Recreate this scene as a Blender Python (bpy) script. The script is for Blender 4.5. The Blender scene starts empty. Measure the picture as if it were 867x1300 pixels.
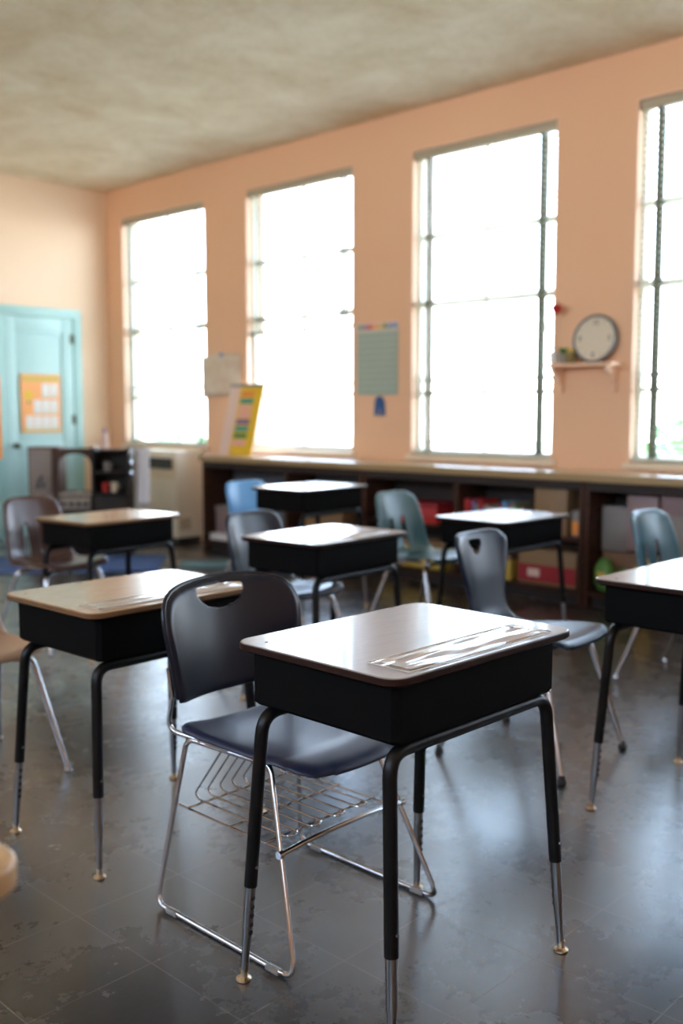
import bpy, bmesh, math, random
from mathutils import Vector, Matrix
random.seed(7)
PI = math.pi
scn = bpy.context.scene
col = scn.collection

# ------------------------------------------------------------------ materials
def new_mat(name):
    m = bpy.data.materials.new(name); m.use_nodes = True
    nt = m.node_tree
    b = nt.nodes['Principled BSDF']
    return m, nt, b

def mat(name, rgb, rough=.5, metal=0., spec=.5, coat=0., noise=None, bump=None, emit=None, alpha=None, trans=None):
    m, nt, b = new_mat(name)
    b.inputs['Base Color'].default_value = (*rgb, 1)
    b.inputs['Roughness'].default_value = rough
    b.inputs['Metallic'].default_value = metal
    b.inputs['Specular IOR Level'].default_value = spec
    b.inputs['Coat Weight'].default_value = coat
    b.inputs['Coat Roughness'].default_value = .08
    tc = nt.nodes.new('ShaderNodeTexCoord')
    if noise:                      # (scale, second colour, detail)
        n = nt.nodes.new('ShaderNodeTexNoise'); n.inputs['Scale'].default_value = noise[0]
        n.inputs['Detail'].default_value = noise[2] if len(noise) > 2 else 4
        nt.links.new(tc.outputs['Object'], n.inputs['Vector'])
        r = nt.nodes.new('ShaderNodeValToRGB')
        r.color_ramp.elements[0].position = .35; r.color_ramp.elements[1].position = .65
        r.color_ramp.elements[0].color = (*rgb, 1); r.color_ramp.elements[1].color = (*noise[1], 1)
        nt.links.new(n.outputs['Fac'], r.inputs['Fac']); nt.links.new(r.outputs['Color'], b.inputs['Base Color'])
    if bump:                       # (scale, strength, distance)
        n = nt.nodes.new('ShaderNodeTexNoise'); n.inputs['Scale'].default_value = bump[0]; n.inputs['Detail'].default_value = 5
        nt.links.new(tc.outputs['Object'], n.inputs['Vector'])
        bu = nt.nodes.new('ShaderNodeBump'); bu.inputs['Strength'].default_value = bump[1]; bu.inputs['Distance'].default_value = bump[2]
        nt.links.new(n.outputs['Fac'], bu.inputs['Height']); nt.links.new(bu.outputs['Normal'], b.inputs['Normal'])
    if trans is not None:          # translucent share
        out = nt.nodes['Material Output']; t = nt.nodes.new('ShaderNodeBsdfTranslucent'); t.inputs['Color'].default_value = (*rgb, 1)
        mx = nt.nodes.new('ShaderNodeMixShader'); mx.inputs[0].default_value = trans
        nt.links.new(b.outputs[0], mx.inputs[1]); nt.links.new(t.outputs[0], mx.inputs[2]); nt.links.new(mx.outputs[0], out.inputs['Surface'])
    return m

def wood(name, c1, c2, scale=(1, 12, 1), rough=.4, axis_rot=0, coat=0., spec=.5):
    m, nt, b = new_mat(name)
    tc = nt.nodes.new('ShaderNodeTexCoord'); mp = nt.nodes.new('ShaderNodeMapping')
    mp.inputs['Scale'].default_value = scale
    n = nt.nodes.new('ShaderNodeTexNoise'); n.inputs['Scale'].default_value = 6; n.inputs['Detail'].default_value = 8; n.inputs['Distortion'].default_value = .6
    r = nt.nodes.new('ShaderNodeValToRGB')
    r.color_ramp.elements[0].position = .3; r.color_ramp.elements[1].position = .7
    r.color_ramp.elements[0].color = (*c1, 1); r.color_ramp.elements[1].color = (*c2, 1)
    L = nt.links.new
    L(tc.outputs['Object'], mp.inputs['Vector']); L(mp.outputs[0], n.inputs['Vector']); L(n.outputs['Fac'], r.inputs['Fac']); L(r.outputs['Color'], b.inputs['Base Color'])
    b.inputs['Roughness'].default_value = rough; b.inputs['Coat Weight'].default_value = coat; b.inputs['Specular IOR Level'].default_value = spec
    return m

M = {}
M['wall'] = mat('peach_paint', (.80, .505, .315), .6, noise=(.8, (.78, .48, .295)), bump=(120, .12, .002))
M['wall_back_lit'] = mat('lit_peach_paint', (.87, .67, .48), .6, noise=(.8, (.85, .65, .46)), bump=(120, .12, .002))  # back wall's window light put into a paler base colour
M['trim_paint'] = mat('cream_window_paint', (.78, .66, .50), .45)
M['jamb'] = mat('jamb_paint', (.80, .56, .40), .5)
M['sash'] = mat('sash_paint', (.60, .60, .50), .5)
M['metal_head'] = mat('blind_headrail_metal', (.42, .38, .28), .45)
M['slat'] = mat('blind_slat', (.70, .70, .64), .5, trans=.03)
M['tape'] = mat('blind_tape_fabric', (.17, .19, .14), .8, trans=.03)
M['desk_top'] = wood('desk_laminate', (.25, .215, .19), (.285, .25, .22), (3, 16, 1), .30, coat=.35)
M['desk_edge'] = mat('desk_edge_band', (.022, .009, .006), .5, spec=.12)
M['desk_top_warm'] = wood('desk_laminate_warm', (.36, .23, .12), (.43, .28, .155), (3, 14, 1), .27, coat=.3)
M['desk_edge_warm'] = mat('desk_edge_band_tan', (.15, .075, .032), .45, spec=.25)
M['desk_top_light'] = wood('desk_laminate_light', (.40, .24, .105), (.48, .30, .14), (3, 14, 1), .4)
M['box'] = mat('book_box_metal', (.0034, .003, .0027), .6, spec=.06)
M['leg'] = mat('leg_black_enamel', (.004, .0036, .0033), .36, spec=.22)
M['insert'] = mat('leg_insert_steel', (.27, .27, .275), .28, metal=1.)
M['brass'] = mat('glide_brass', (.72, .56, .38), .3, metal=1.)
M['chrome'] = mat('chrome', (.52, .53, .54), .13, metal=1.)
M['chrome_dull'] = mat('chrome_leg', (.50, .51, .53), .2, metal=1.)
M['black_plastic'] = mat('navy_black_plastic', (.007, .009, .016), .30, spec=.35, bump=(500, .10, .001))
M['seat_plastic'] = mat('navy_seat_plastic', (.014, .019, .045), .38, spec=.45, bump=(500, .14, .001))
M['navy'] = mat('navy_shell_plastic', (.006, .012, .028), .33, spec=.35, bump=(380, .1, .001))
M['navy2'] = mat('dark_slate_shell_plastic', (.012, .018, .030), .28, spec=.5)
M['teal'] = mat('teal_shell_plastic', (.030, .105, .150), .28, spec=.5, noise=(5, (.038, .125, .17)))
M['teal_dark'] = mat('green_teal_shell_plastic', (.035, .090, .100), .3, spec=.5, noise=(5, (.045, .11, .118)))
M['ltblue'] = mat('light_blue_shell_plastic', (.10, .33, .62), .3, spec=.5)
M['brown'] = mat('brown_shell_plastic', (.075, .036, .028), .27, spec=.5)
M['tan'] = mat('tan_shell_plastic', (.33, .20, .12), .3, spec=.5)
M['glide_clear'] = mat('clear_plastic_glide', (.62, .62, .60), .15, spec=.6, trans=.5)
M['rubber'] = mat('dark_rubber', (.02, .02, .02), .6)
M['hole'] = mat('dark_hole', (.01, .01, .01), .7)
M['paper'] = mat('white_paper', (.78, .76, .72), .6)
M['paper_tan'] = mat('aged_paper', (.62, .50, .38), .6, noise=(9, (.70, .62, .50)))
M['white'] = mat('white_plastic', (.75, .75, .73), .4)
M['counter'] = wood('counter_laminate', (.50, .37, .22), (.58, .44, .27), (6, 1, 1), .28, coat=.2)
M['counter_edge'] = mat('counter_edge', (.36, .25, .12), .45)
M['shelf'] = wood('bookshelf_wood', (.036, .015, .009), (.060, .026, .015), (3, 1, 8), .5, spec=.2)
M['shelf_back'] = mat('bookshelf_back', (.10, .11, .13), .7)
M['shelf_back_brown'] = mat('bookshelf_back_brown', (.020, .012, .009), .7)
M['ac'] = mat('heater_enamel', (.88, .80, .63), .4)
M['ac_panel'] = mat('heater_front_enamel', (.90, .86, .74), .4)
M['grille'] = mat('heater_grille', (.035, .035, .028), .5)
M['door'] = mat('teal_door_paint', (.44, .68, .67), .4, noise=(1.2, (.41, .64, .64)))
M['door_trim'] = mat('teal_casing_paint', (.36, .60, .58), .4)
M['knob'] = mat('door_knob_metal', (.10, .12, .09), .35, metal=.8)
M['rug'] = mat('blue_rug_pile', (.05, .10, .26), .9, noise=(60, (.04, .085, .21)), bump=(300, .5, .004))
M['mat_teal'] = mat('teal_mat', (.08, .17, .19), .5)
M['kitchen'] = wood('dark_kitchen_wood', (.012, .008, .006), (.022, .014, .010), (2, 2, 8), .45, spec=.2)
M['kitchen_brown'] = wood('brown_kitchen_wood', (.055, .025, .013), (.08, .038, .02), (2, 2, 8), .45, spec=.25)
M['kitchen_grey'] = mat('grey_kitchen_door', (.23, .19, .16), .45)
M['kitchen_top'] = mat('grey_burner_top', (.34, .29, .23), .45)
M['terracotta'] = mat('olive_pot', (.20, .15, .05), .5)
M['clock_rim'] = mat('clock_rim', (.23, .25, .28), .3, metal=.6)
M['clock_face'] = mat('clock_face', (.66, .60, .48), .5)
M['dark'] = mat('dark_ink', (.05, .05, .05), .6)
M['shelf_peach'] = mat('peach_shelf_paint', (.82, .55, .38), .45)
M['chart'] = mat('pocket_chart_vinyl', (.42, .50, .42), .35)
M['chart_line'] = mat('pocket_chart_pocket', (.33, .42, .37), .35)
M['cloth'] = mat('white_cloth', (.85, .85, .88), .8)
M['ceiling_lamp'] = mat('lamp_housing', (.7, .7, .7), .5)
def flat(n, c, r=.5): M[n] = mat(n, c, r)
flat('red', (.50, .03, .03)); flat('crimson', (.30, .012, .02)); flat('orange', (.80, .28, .05)); flat('orange_board', (.90, .40, .12)); flat('yellow', (.80, .52, .02)); flat('gold', (.62, .44, .08))
flat('green', (.10, .26, .05)); flat('leaf', (.06, .16, .03)); flat('blue', (.02, .10, .28)); flat('blue2', (.10, .28, .52)); flat('purple', (.24, .13, .30)); flat('pink', (.80, .42, .38)); flat('pink_pale', (.78, .58, .50))
flat('teal_card', (.05, .32, .26)); flat('grey', (.30, .28, .26)); flat('grey_dark', (.10, .10, .105)); flat('cardboard', (.25, .15, .07)); flat('pale_box', (.23, .20, .18)); flat('mauve_box', (.26, .18, .18)); flat('pale_green', (.45, .62, .40)); flat('cream', (.75, .68, .52)); flat('brown_paper', (.24, .13, .07)); flat('bark', (.12, .08, .05)); flat('bounce_ground', (.66, .56, .40), .9)

# glass pane: thin glass (transparent + fresnel gloss)
def glass_mat(name, gloss_rough=.02, tint=(1, 1, 1), base=.0):
    m = bpy.data.materials.new(name); m.use_nodes = True; nt = m.node_tree; nt.nodes.clear()
    o = nt.nodes.new('ShaderNodeOutputMaterial'); t = nt.nodes.new('ShaderNodeBsdfTransparent'); t.inputs[0].default_value = (*tint, 1)
    g = nt.nodes.new('ShaderNodeBsdfGlossy'); g.inputs['Roughness'].default_value = gloss_rough
    f = nt.nodes.new('ShaderNodeLayerWeight'); f.inputs[0].default_value = .5
    pw = nt.nodes.new('ShaderNodeMath'); pw.operation = 'POWER'; pw.inputs[1].default_value = 5
    nt.links.new(f.outputs['Facing'], pw.inputs[0]); f = pw
    ad = nt.nodes.new('ShaderNodeMath'); ad.operation = 'MULTIPLY_ADD'; ad.inputs[1].default_value = .9; ad.inputs[2].default_value = .04 + base; ad.use_clamp = True
    mx = nt.nodes.new('ShaderNodeMixShader')
    nt.links.new(f.outputs[0], ad.inputs[0]); nt.links.new(ad.outputs[0], mx.inputs[0]); nt.links.new(t.outputs[0], mx.inputs[1]); nt.links.new(g.outputs[0], mx.inputs[2]); nt.links.new(mx.outputs[0], o.inputs[0])
    return m
M['glass'] = glass_mat('window_glass')
M['clear_vinyl'] = glass_mat('clear_vinyl_sleeve', .13, base=.22)

# floor: dark vinyl tiles with thin seams, scuffs and uneven gloss
def floor_mat():
    m, nt, b = new_mat('dark_tile_floor'); L = nt.links.new; N = nt.nodes.new
    tc = N('ShaderNodeTexCoord')
    mp = N('ShaderNodeMapping'); mp.inputs['Location'].default_value = FLOOR_OFF
    L(tc.outputs['Object'], mp.inputs['Vector'])
    br = N('ShaderNodeTexBrick'); br.offset = 0; br.inputs['Scale'].default_value = 1
    br.inputs['Brick Width'].default_value = .305; br.inputs['Row Height'].default_value = .305
    br.inputs['Mortar Size'].default_value = .0020; br.inputs['Mortar Smooth'].default_value = .4
    br.inputs['Color1'].default_value = (.027, .0235, .020, 1); br.inputs['Color2'].default_value = (.034, .030, .0255, 1); br.inputs['Mortar'].default_value = (.125, .118, .11, 1)
    L(mp.outputs[0], br.inputs['Vector'])
    n1 = N('ShaderNodeTexNoise'); n1.inputs['Scale'].default_value = 2.2; n1.inputs['Detail'].default_value = 8; n1.inputs['Roughness'].default_value = .65
    n2 = N('ShaderNodeTexNoise'); n2.inputs['Scale'].default_value = 16; n2.inputs['Detail'].default_value = 10; n2.inputs['Roughness'].default_value = .75; n2.inputs['Distortion'].default_value = .3
    for n in (n1, n2): L(tc.outputs['Object'], n.inputs['Vector'])
    # scuffs in the colour
    r = N('ShaderNodeValToRGB'); r.color_ramp.elements[0].position = .45; r.color_ramp.elements[1].position = .85
    r.color_ramp.elements[0].color = (0, 0, 0, 1); r.color_ramp.elements[1].color = (.30, .30, .30, 1); L(n2.outputs['Fac'], r.inputs['Fac'])
    mx = N('ShaderNodeMix'); mx.data_type = 'RGBA'; mx.inputs['B'].default_value = (.085, .075, .064, 1)
    L(r.outputs['Color'], mx.inputs['Factor']); L(br.outputs['Color'], mx.inputs['A'])
    mx2 = N('ShaderNodeMix'); mx2.data_type = 'RGBA'; mx2.blend_type = 'MULTIPLY'; mx2.inputs['Factor'].default_value = .6
    r2 = N('ShaderNodeValToRGB'); r2.color_ramp.elements[0].position = .3; r2.color_ramp.elements[1].position = .7
    r2.color_ramp.elements[0].color = (.6, .58, .55, 1); r2.color_ramp.elements[1].color = (1.3, 1.25, 1.2, 1); L(n1.outputs['Fac'], r2.inputs['Fac'])
    n3 = N('ShaderNodeTexNoise'); n3.inputs['Scale'].default_value = 55; n3.inputs['Detail'].default_value = 9; n3.inputs['Roughness'].default_value = .8; L(tc.outputs['Object'], n3.inputs['Vector'])
    r3 = N('ShaderNodeValToRGB'); r3.color_ramp.elements[0].position = .35; r3.color_ramp.elements[1].position = .68
    r3.color_ramp.elements[0].color = (.60, .58, .56, 1); r3.color_ramp.elements[1].color = (1.30, 1.24, 1.17, 1); L(n3.outputs['Fac'], r3.inputs['Fac'])
    mx3 = N('ShaderNodeMix'); mx3.data_type = 'RGBA'; mx3.blend_type = 'MULTIPLY'; mx3.inputs['Factor'].default_value = .65
    L(mx.outputs['Result'], mx3.inputs['A']); L(r3.outputs['Color'], mx3.inputs['B'])
    L(mx3.outputs['Result'], mx2.inputs['A']); L(r2.outputs['Color'], mx2.inputs['B']); L(mx2.outputs['Result'], b.inputs['Base Color'])
    mr = N('ShaderNodeMapRange'); mr.inputs['From Min'].default_value = .3; mr.inputs['From Max'].default_value = .7; mr.inputs['To Min'].default_value = .20; mr.inputs['To Max'].default_value = .34
    L(n1.outputs['Fac'], mr.inputs['Value'])
    ad = N('ShaderNodeMath'); ad.operation = 'MULTIPLY_ADD'; ad.inputs[1].default_value = .16; L(n2.outputs['Fac'], ad.inputs[0]); L(mr.outputs[0], ad.inputs[2])
    sb = N('ShaderNodeMath'); sb.operation = 'SUBTRACT'; sb.inputs[1].default_value = .07; L(ad.outputs[0], sb.inputs[0]); L(sb.outputs[0], b.inputs['Roughness'])
    bu = N('ShaderNodeBump'); bu.inputs['Strength'].default_value = .05; bu.inputs['Distance'].default_value = .003
    L(n2.outputs['Fac'], bu.inputs['Height'])
    bu2 = N('ShaderNodeBump'); bu2.invert = True; bu2.inputs['Strength'].default_value = .5; bu2.inputs['Distance'].default_value = .001
    L(br.outputs['Fac'], bu2.inputs['Height']); L(bu.outputs[0], bu2.inputs['Normal']); L(bu2.outputs[0], b.inputs['Normal'])
    b.inputs['Specular IOR Level'].default_value = .8; b.inputs['Coat Weight'].default_value = .7; b.inputs['Coat Roughness'].default_value = .3
    return m
FLOOR_OFF = (-.02, -.243, 0)
M['floor'] = floor_mat()

def ceiling_mat():
    m, nt, b = new_mat('mottled_plaster_ceiling'); L = nt.links.new; N = nt.nodes.new
    tc = N('ShaderNodeTexCoord')
    n1 = N('ShaderNodeTexNoise'); n1.inputs['Scale'].default_value = 1.8; n1.inputs['Detail'].default_value = 10; n1.inputs['Roughness'].default_value = .72; n1.inputs['Distortion'].default_value = .3
    n2 = N('ShaderNodeTexNoise'); n2.inputs['Scale'].default_value = 30; n2.inputs['Detail'].default_value = 6; n2.inputs['Roughness'].default_value = .7
    for n in (n1, n2): L(tc.outputs['Object'], n.inputs['Vector'])
    r = N('ShaderNodeValToRGB'); e = r.color_ramp.elements
    e[0].position = .3; e[0].color = (.62, .49, .30, 1); e[1].position = .68; e[1].color = (.84, .75, .58, 1)
    L(n1.outputs['Fac'], r.inputs['Fac'])
    mx = N('ShaderNodeMix'); mx.data_type = 'RGBA'; mx.blend_type = 'OVERLAY'; mx.inputs['Factor'].default_value = .18
    L(r.outputs['Color'], mx.inputs['A']); L(n2.outputs['Fac'], mx.inputs['B']); L(mx.outputs['Result'], b.inputs['Base Color'])
    bu = N('ShaderNodeBump'); bu.inputs['Strength'].default_value = .6; bu.inputs['Distance'].default_value = .012; L(n2.outputs['Fac'], bu.inputs['Height']); L(bu.outputs[0], b.inputs['Normal'])
    b.inputs['Roughness'].default_value = .8
    return m
M['ceiling'] = ceiling_mat()

# ------------------------------------------------------------------ mesh helpers
class MB:
    """collects geometry into one mesh"""
    def __init__(s): s.v = []; s.f = []; s.mi = []; s.mats = []
    def m(s, name):
        mm = M[name]
        if mm not in s.mats: s.mats.append(mm)
        return s.mats.index(mm)
    def add(s, vs, fs, mname):
        k = len(s.v); i = s.m(mname)
        s.v += [tuple(v) for v in vs]; s.f += [tuple(a + k for a in f) for f in fs]; s.mi += [i] * len(fs)
    def box(s, a, b, mname, bev=0., rot=None, org=None):
        bm = bmesh.new(); bmesh.ops.create_cube(bm, size=1)
        c = [(a[i] + b[i]) / 2 for i in range(3)]; d = [abs(b[i] - a[i]) for i in range(3)]
        for v in bm.verts: v.co = Vector((v.co.x * d[0] + c[0], v.co.y * d[1] + c[1], v.co.z * d[2] + c[2]))
        if bev: bmesh.ops.bevel(bm, geom=bm.edges[:], offset=min(bev, min(d) * .45), segments=2, affect='EDGES', profile=.6)
        s._bm(bm, mname, rot, org)
    def _bm(s, bm, mname, mtx=None, org=None):
        if mtx is not None:
            o = Vector(org) if org is not None else Vector((0, 0, 0))
            for v in bm.verts: v.co = o + mtx @ (v.co - o)
        bm.verts.index_update()
        s.add([v.co[:] for v in bm.verts], [[v.index for v in f.verts] for f in bm.faces], mname); bm.free()
    def tube(s, pts, r, mname, seg=10, corner=0., closed=False, flat=1.):
        pts = [Vector(p) for p in pts]
        rr = r if isinstance(r, (list, tuple)) else [r] * len(pts)
        if corner: pts, rr = rounded(pts, rr, corner, closed)
        n = len(pts); rings = []
        prev = None
        for i, p in enumerate(pts):
            if closed: t = (pts[(i + 1) % n] - pts[i - 1])
            else: t = pts[min(i + 1, n - 1)] - pts[max(i - 1, 0)]
            t.normalize()
            if prev is None:
                a = Vector((0, 0, 1)) if abs(t.z) < .9 else Vector((1, 0, 0))
                u = t.cross(a).normalized()
            else:
                u = (prev - t * prev.dot(t)).normalized()
            prev = u; w = t.cross(u)
            rings.append([p + (u * math.cos(2 * PI * k / seg) + w * math.sin(2 * PI * k / seg) * flat) * rr[i] for k in range(seg)])
        vs = [v for rg in rings for v in rg]; fs = []
        for i in range(n if closed else n - 1):
            j = (i + 1) % n
            for k in range(seg):
                l = (k + 1) % seg; fs.append((i * seg + k, i * seg + l, j * seg + l, j * seg + k))
        if not closed:
            fs.append(tuple(range(seg))[::-1]); fs.append(tuple((n - 1) * seg + k for k in range(seg)))
        s.add(vs, fs, mname)
    def lathe(s, prof, mname, c=(0, 0, 0), seg=20, mtx=None):
        vs = []; fs = []; n = len(prof)
        for (r, z) in prof:
            for k in range(seg):
                p = Vector((r * math.cos(2 * PI * k / seg), r * math.sin(2 * PI * k / seg), z))
                if mtx is not None: p = mtx @ p
                vs.append(p + Vector(c))
        for i in range(n - 1):
            for k in range(seg):
                l = (k + 1) % seg; fs.append((i * seg + k, i * seg + l, (i + 1) * seg + l, (i + 1) * seg + k))
        fs.append(tuple(range(seg))[::-1]); fs.append(tuple((n - 1) * seg + k for k in range(seg)))
        s.add(vs, fs, mname)
    def prism(s, poly, z0, z1, mname, fn=None):
        """poly (x,y) extruded z0..z1; fn maps (x,y,z)"""
        n = len(poly); vs = [(x, y, z0) for x, y in poly] + [(x, y, z1) for x, y in poly]
        if fn: vs = [fn(*v) for v in vs]
        fs = [tuple(range(n))[::-1], tuple(range(n, 2 * n))] + [(i, (i + 1) % n, n + (i + 1) % n, n + i) for i in range(n)]
        s.add(vs, fs, mname)
    def build(s, name, parent=None, smooth=True, angle=40, loc=None):
        me = bpy.data.meshes.new(name); me.from_pydata(s.v, [], s.f)
        for m_ in s.mats: me.materials.append(m_)
        me.polygons.foreach_set('material_index', s.mi)
        bm = bmesh.new(); bm.from_mesh(me); bmesh.ops.recalc_face_normals(bm, faces=bm.faces[:]); bm.to_mesh(me); bm.free()
        if smooth:
            me.polygons.foreach_set('use_smooth', [True] * len(me.polygons))
            me.set_sharp_from_angle(angle=math.radians(angle))
        me.update()
        o = bpy.data.objects.new(name, me); col.objects.link(o)
        if parent: o.parent = parent
        if loc is not None: o.location = loc
        return o

def rounded(pts, rr, rad, closed):
    out = []; ro = []; n = len(pts)
    for i, p in enumerate(pts):
        if not closed and i in (0, n - 1): out.append(p); ro.append(rr[i]); continue
        a = pts[i - 1] - p; b = pts[(i + 1) % n] - p
        la, lb = a.length, b.length; a.normalize(); b.normalize()
        ang = a.angle(b)
        if ang > math.radians(176): out.append(p); ro.append(rr[i]); continue
        d = min(rad / math.tan(ang / 2), la * .48, lb * .48)
        A = p + a * d; B = p + b * d; k = 6
        for j in range(k + 1):
            t = j / k; out.append(A * (1 - t) ** 2 + p * 2 * t * (1 - t) + B * t * t); ro.append(rr[i])
    return out, ro

def tag(o, label, cat, group=None, kind=None):
    o['label'] = label; o['category'] = cat
    if group: o['group'] = group
    if kind: o['kind'] = kind
    return o
def thing(name, label, cat, loc=(0, 0, 0), rz=0, group=None):
    o = bpy.data.objects.new(name, None); col.objects.link(o); o.empty_display_size = .1
    o.location = loc; o.rotation_euler = (0, 0, rz)
    return tag(o, label, cat, group)
def struct(o): o['kind'] = 'structure'; return o
def copy_tree(o, parent=None):
    c = o.copy(); col.objects.link(c)
    if parent: c.parent = parent
    for ch in list(o.children): copy_tree(ch, c)
    return c

def rrect(w, d, r, n=6, cx=0, cy=0):
    out = []
    for (sx, sy, a0) in ((1, 1, 0), (-1, 1, 90), (-1, -1, 180), (1, -1, 270)):
        for k in range(n + 1):
            a = math.radians(a0 + 90 * k / n)
            out.append((cx + sx * (w / 2 - r) + r * math.cos(a), cy + sy * (d / 2 - r) + r * math.sin(a)))
    return out
def catmull(pts, n=8, closed=True):
    out = []; N = len(pts)
    rng = range(N) if closed else range(N - 1)
    for i in rng:
        g = (lambda k: pts[k % N]) if closed else (lambda k: pts[max(0, min(N - 1, k))])
        p0, p1, p2, p3 = g(i - 1), g(i), g(i + 1), g(i + 2)
        for j in range(n):
            t = j / n
            out.append(tuple(.5 * (2 * p1[a] + (p2[a] - p0[a]) * t + (2 * p0[a] - 5 * p1[a] + 4 * p2[a] - p3[a]) * t * t + (3 * p1[a] - p0[a] - 3 * p2[a] + p3[a]) * t ** 3) for a in range(len(p1))))
    if not closed: out.append(pts[-1])
    return out
def inside(x, y, P):
    c = False; j = len(P) - 1
    for i in range(len(P)):
        xi, yi = P[i]; xj, yj = P[j]
        if (yi > y) != (yj > y) and x < (xj - xi) * (y - yi) / (yj - yi) + xi: c = not c
        j = i
    return c
def nearest(x, y, P):
    best = 1e9; bp = None; n = len(P)
    for i in range(n):
        ax, ay = P[i]; bx, by = P[(i + 1) % n]; dx, dy = bx - ax, by - ay
        L = dx * dx + dy * dy
        t = 0 if L == 0 else max(0, min(1, ((x - ax) * dx + (y - ay) * dy) / L))
        qx, qy = ax + t * dx, ay + t * dy; d = (x - qx) ** 2 + (y - qy) ** 2
        if d < best: best = d; bp = (qx, qy)
    return math.sqrt(best), bp

def sheet(name, outline, holes, fn, mname, thick, step=.011, parent=None, subsurf=1, ret_mesh=False):
    """a shell: flat outline with holes, mapped by fn(x, s, d) (d = distance to the outer edge), thickened"""
    xs = [p[0] for p in outline]; ys = [p[1] for p in outline]
    x0, x1, y0, y1 = min(xs), max(xs), min(ys), max(ys)
    nx = max(2, round((x1 - x0) / step)); ny = max(2, round((y1 - y0) / step))
    P = [[(x0 + (x1 - x0) * i / nx, y0 + (y1 - y0) * j / ny) for i in range(nx + 1)] for j in range(ny + 1)]
    fs = []
    for j in range(ny):
        for i in range(nx):
            cx = (P[j][i][0] + P[j][i + 1][0]) / 2; cy = (P[j][i][1] + P[j + 1][i][1]) / 2
            if inside(cx, cy, outline) and not any(inside(cx, cy, h) for h in holes):
                fs.append(((j, i), (j, i + 1), (j + 1, i + 1), (j + 1, i)))
    ids = {}; fl = []
    for f in fs:
        fl.append(tuple(ids.setdefault(k, len(ids)) for k in f))
    inv = {v: k for k, v in ids.items()}; co = [P[inv[i][0]][inv[i][1]] for i in range(len(ids))]
    cnt = {}
    for f in fl:
        for a in range(4):
            e = tuple(sorted((f[a], f[(a + 1) % 4]))); cnt[e] = cnt.get(e, 0) + 1
    bnd = set(v for e, c in cnt.items() if c == 1 for v in e)
    for v in bnd:
        x, y = co[v]; best = nearest(x, y, outline)
        for h in holes:
            q = nearest(x, y, h)
            if q[0] < best[0]: best = q
        co[v] = best[1]
    vs = []
    for (x, y) in co:
        vs.append(fn(x, y, nearest(x, y, outline)[0]))
    me = bpy.data.meshes.new(name); me.from_pydata([tuple(v) for v in vs], [], fl); me.materials.append(M[mname])
    me.polygons.foreach_set('use_smooth', [True] * len(me.polygons)); me.update()
    o = bpy.data.objects.new(name, me); col.objects.link(o)
    if parent: o.parent = parent
    sm = o.modifiers.new('sm', 'SMOOTH'); sm.factor = .4; sm.iterations = 2
    so = o.modifiers.new('so', 'SOLIDIFY'); so.thickness = thick; so.offset = 0
    if subsurf:
        ss = o.modifiers.new('ss', 'SUBSURF'); ss.levels = subsurf; ss.render_levels = subsurf
    return o

# ------------------------------------------------------------------ room shell (x = out through the window wall, y = along it, z up)
WX, VB, CZ = 5.9, 8.95, 3.46
X0, Y0 = -2.6, -3.2
WT = .22
def wall_with_openings(name, axis, c0, c1, a0, a1, openings, z1, wm='wall'):
    """wall slab between c0 and c1 on its thin axis; openings = (a_lo, a_hi, z_lo, z_hi)"""
    mb = MB(); cuts = sorted(openings); pos = a0
    def bx(p, q, za, zb):
        if q - p < 1e-4 or zb - za < 1e-4: return
        if axis == 'x': mb.box((c0, p, za), (c1, q, zb), wm)
        else: mb.box((p, c0, za), (q, c1, zb), wm)
    for (lo, hi, zl, zh) in cuts:
        bx(pos, lo, 0, z1); bx(lo, hi, 0, zl); bx(lo, hi, zh, z1); pos = hi
    bx(pos, a1, 0, z1)
    return struct(mb.build(name, smooth=False))
WIN = [(7.35, 8.68), (5.49, 6.78), (3.64, 4.89), (1.80, 3.08), (-.04, 1.24), (-1.88, -.60)]
ZL, ZH = .90, 3.16
wall_with_openings('wall_right', 'x', WX, WX + WT, Y0, VB + .2, [(a, b, ZL, ZH) for a, b in WIN], CZ)
FILL_WIN = [(-2.6, -1.1), (-.6, .9), (1.4, 2.9), (3.4, 4.9), (5.4, 6.9)]  # unseen high windows, added in the left wall to brighten the room
LZ, LH = 1.95, 3.15
wall_with_openings('wall_left', 'x', X0 - WT, X0, Y0, VB + .2, [(a, b, LZ, LH) for a, b in FILL_WIN], CZ)
wall_with_openings('wall_back', 'y', VB, VB + .2, X0, WX, [], CZ, 'wall_back_lit')
wall_with_openings('wall_front', 'y', Y0 - .2, Y0, X0 - WT, WX + WT, [], CZ)
mb = MB(); mb.box((X0 - WT, Y0 - .2, -.12), (WX + WT, VB + .2, 0), 'floor'); struct(mb.build('floor', smooth=False))
mb = MB(); mb.box((X0 - WT, Y0 - .2, CZ), (WX + WT, VB + .2, CZ + .15), 'ceiling'); struct(mb.build('ceiling', smooth=False))
mb = MB(); mb.box((X0, VB - .018, 0), (4.60, VB, .11), 'door_trim', .004); mb.box((5.56, VB - .018, 0), (WX, VB, .11), 'wall', .004); struct(mb.build('baseboard_back'))
mb = MB(); mb.box((WX - .018, 6.98, 0), (WX, VB - .018, .11), 'wall', .004); struct(mb.build('baseboard_right'))

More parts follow.
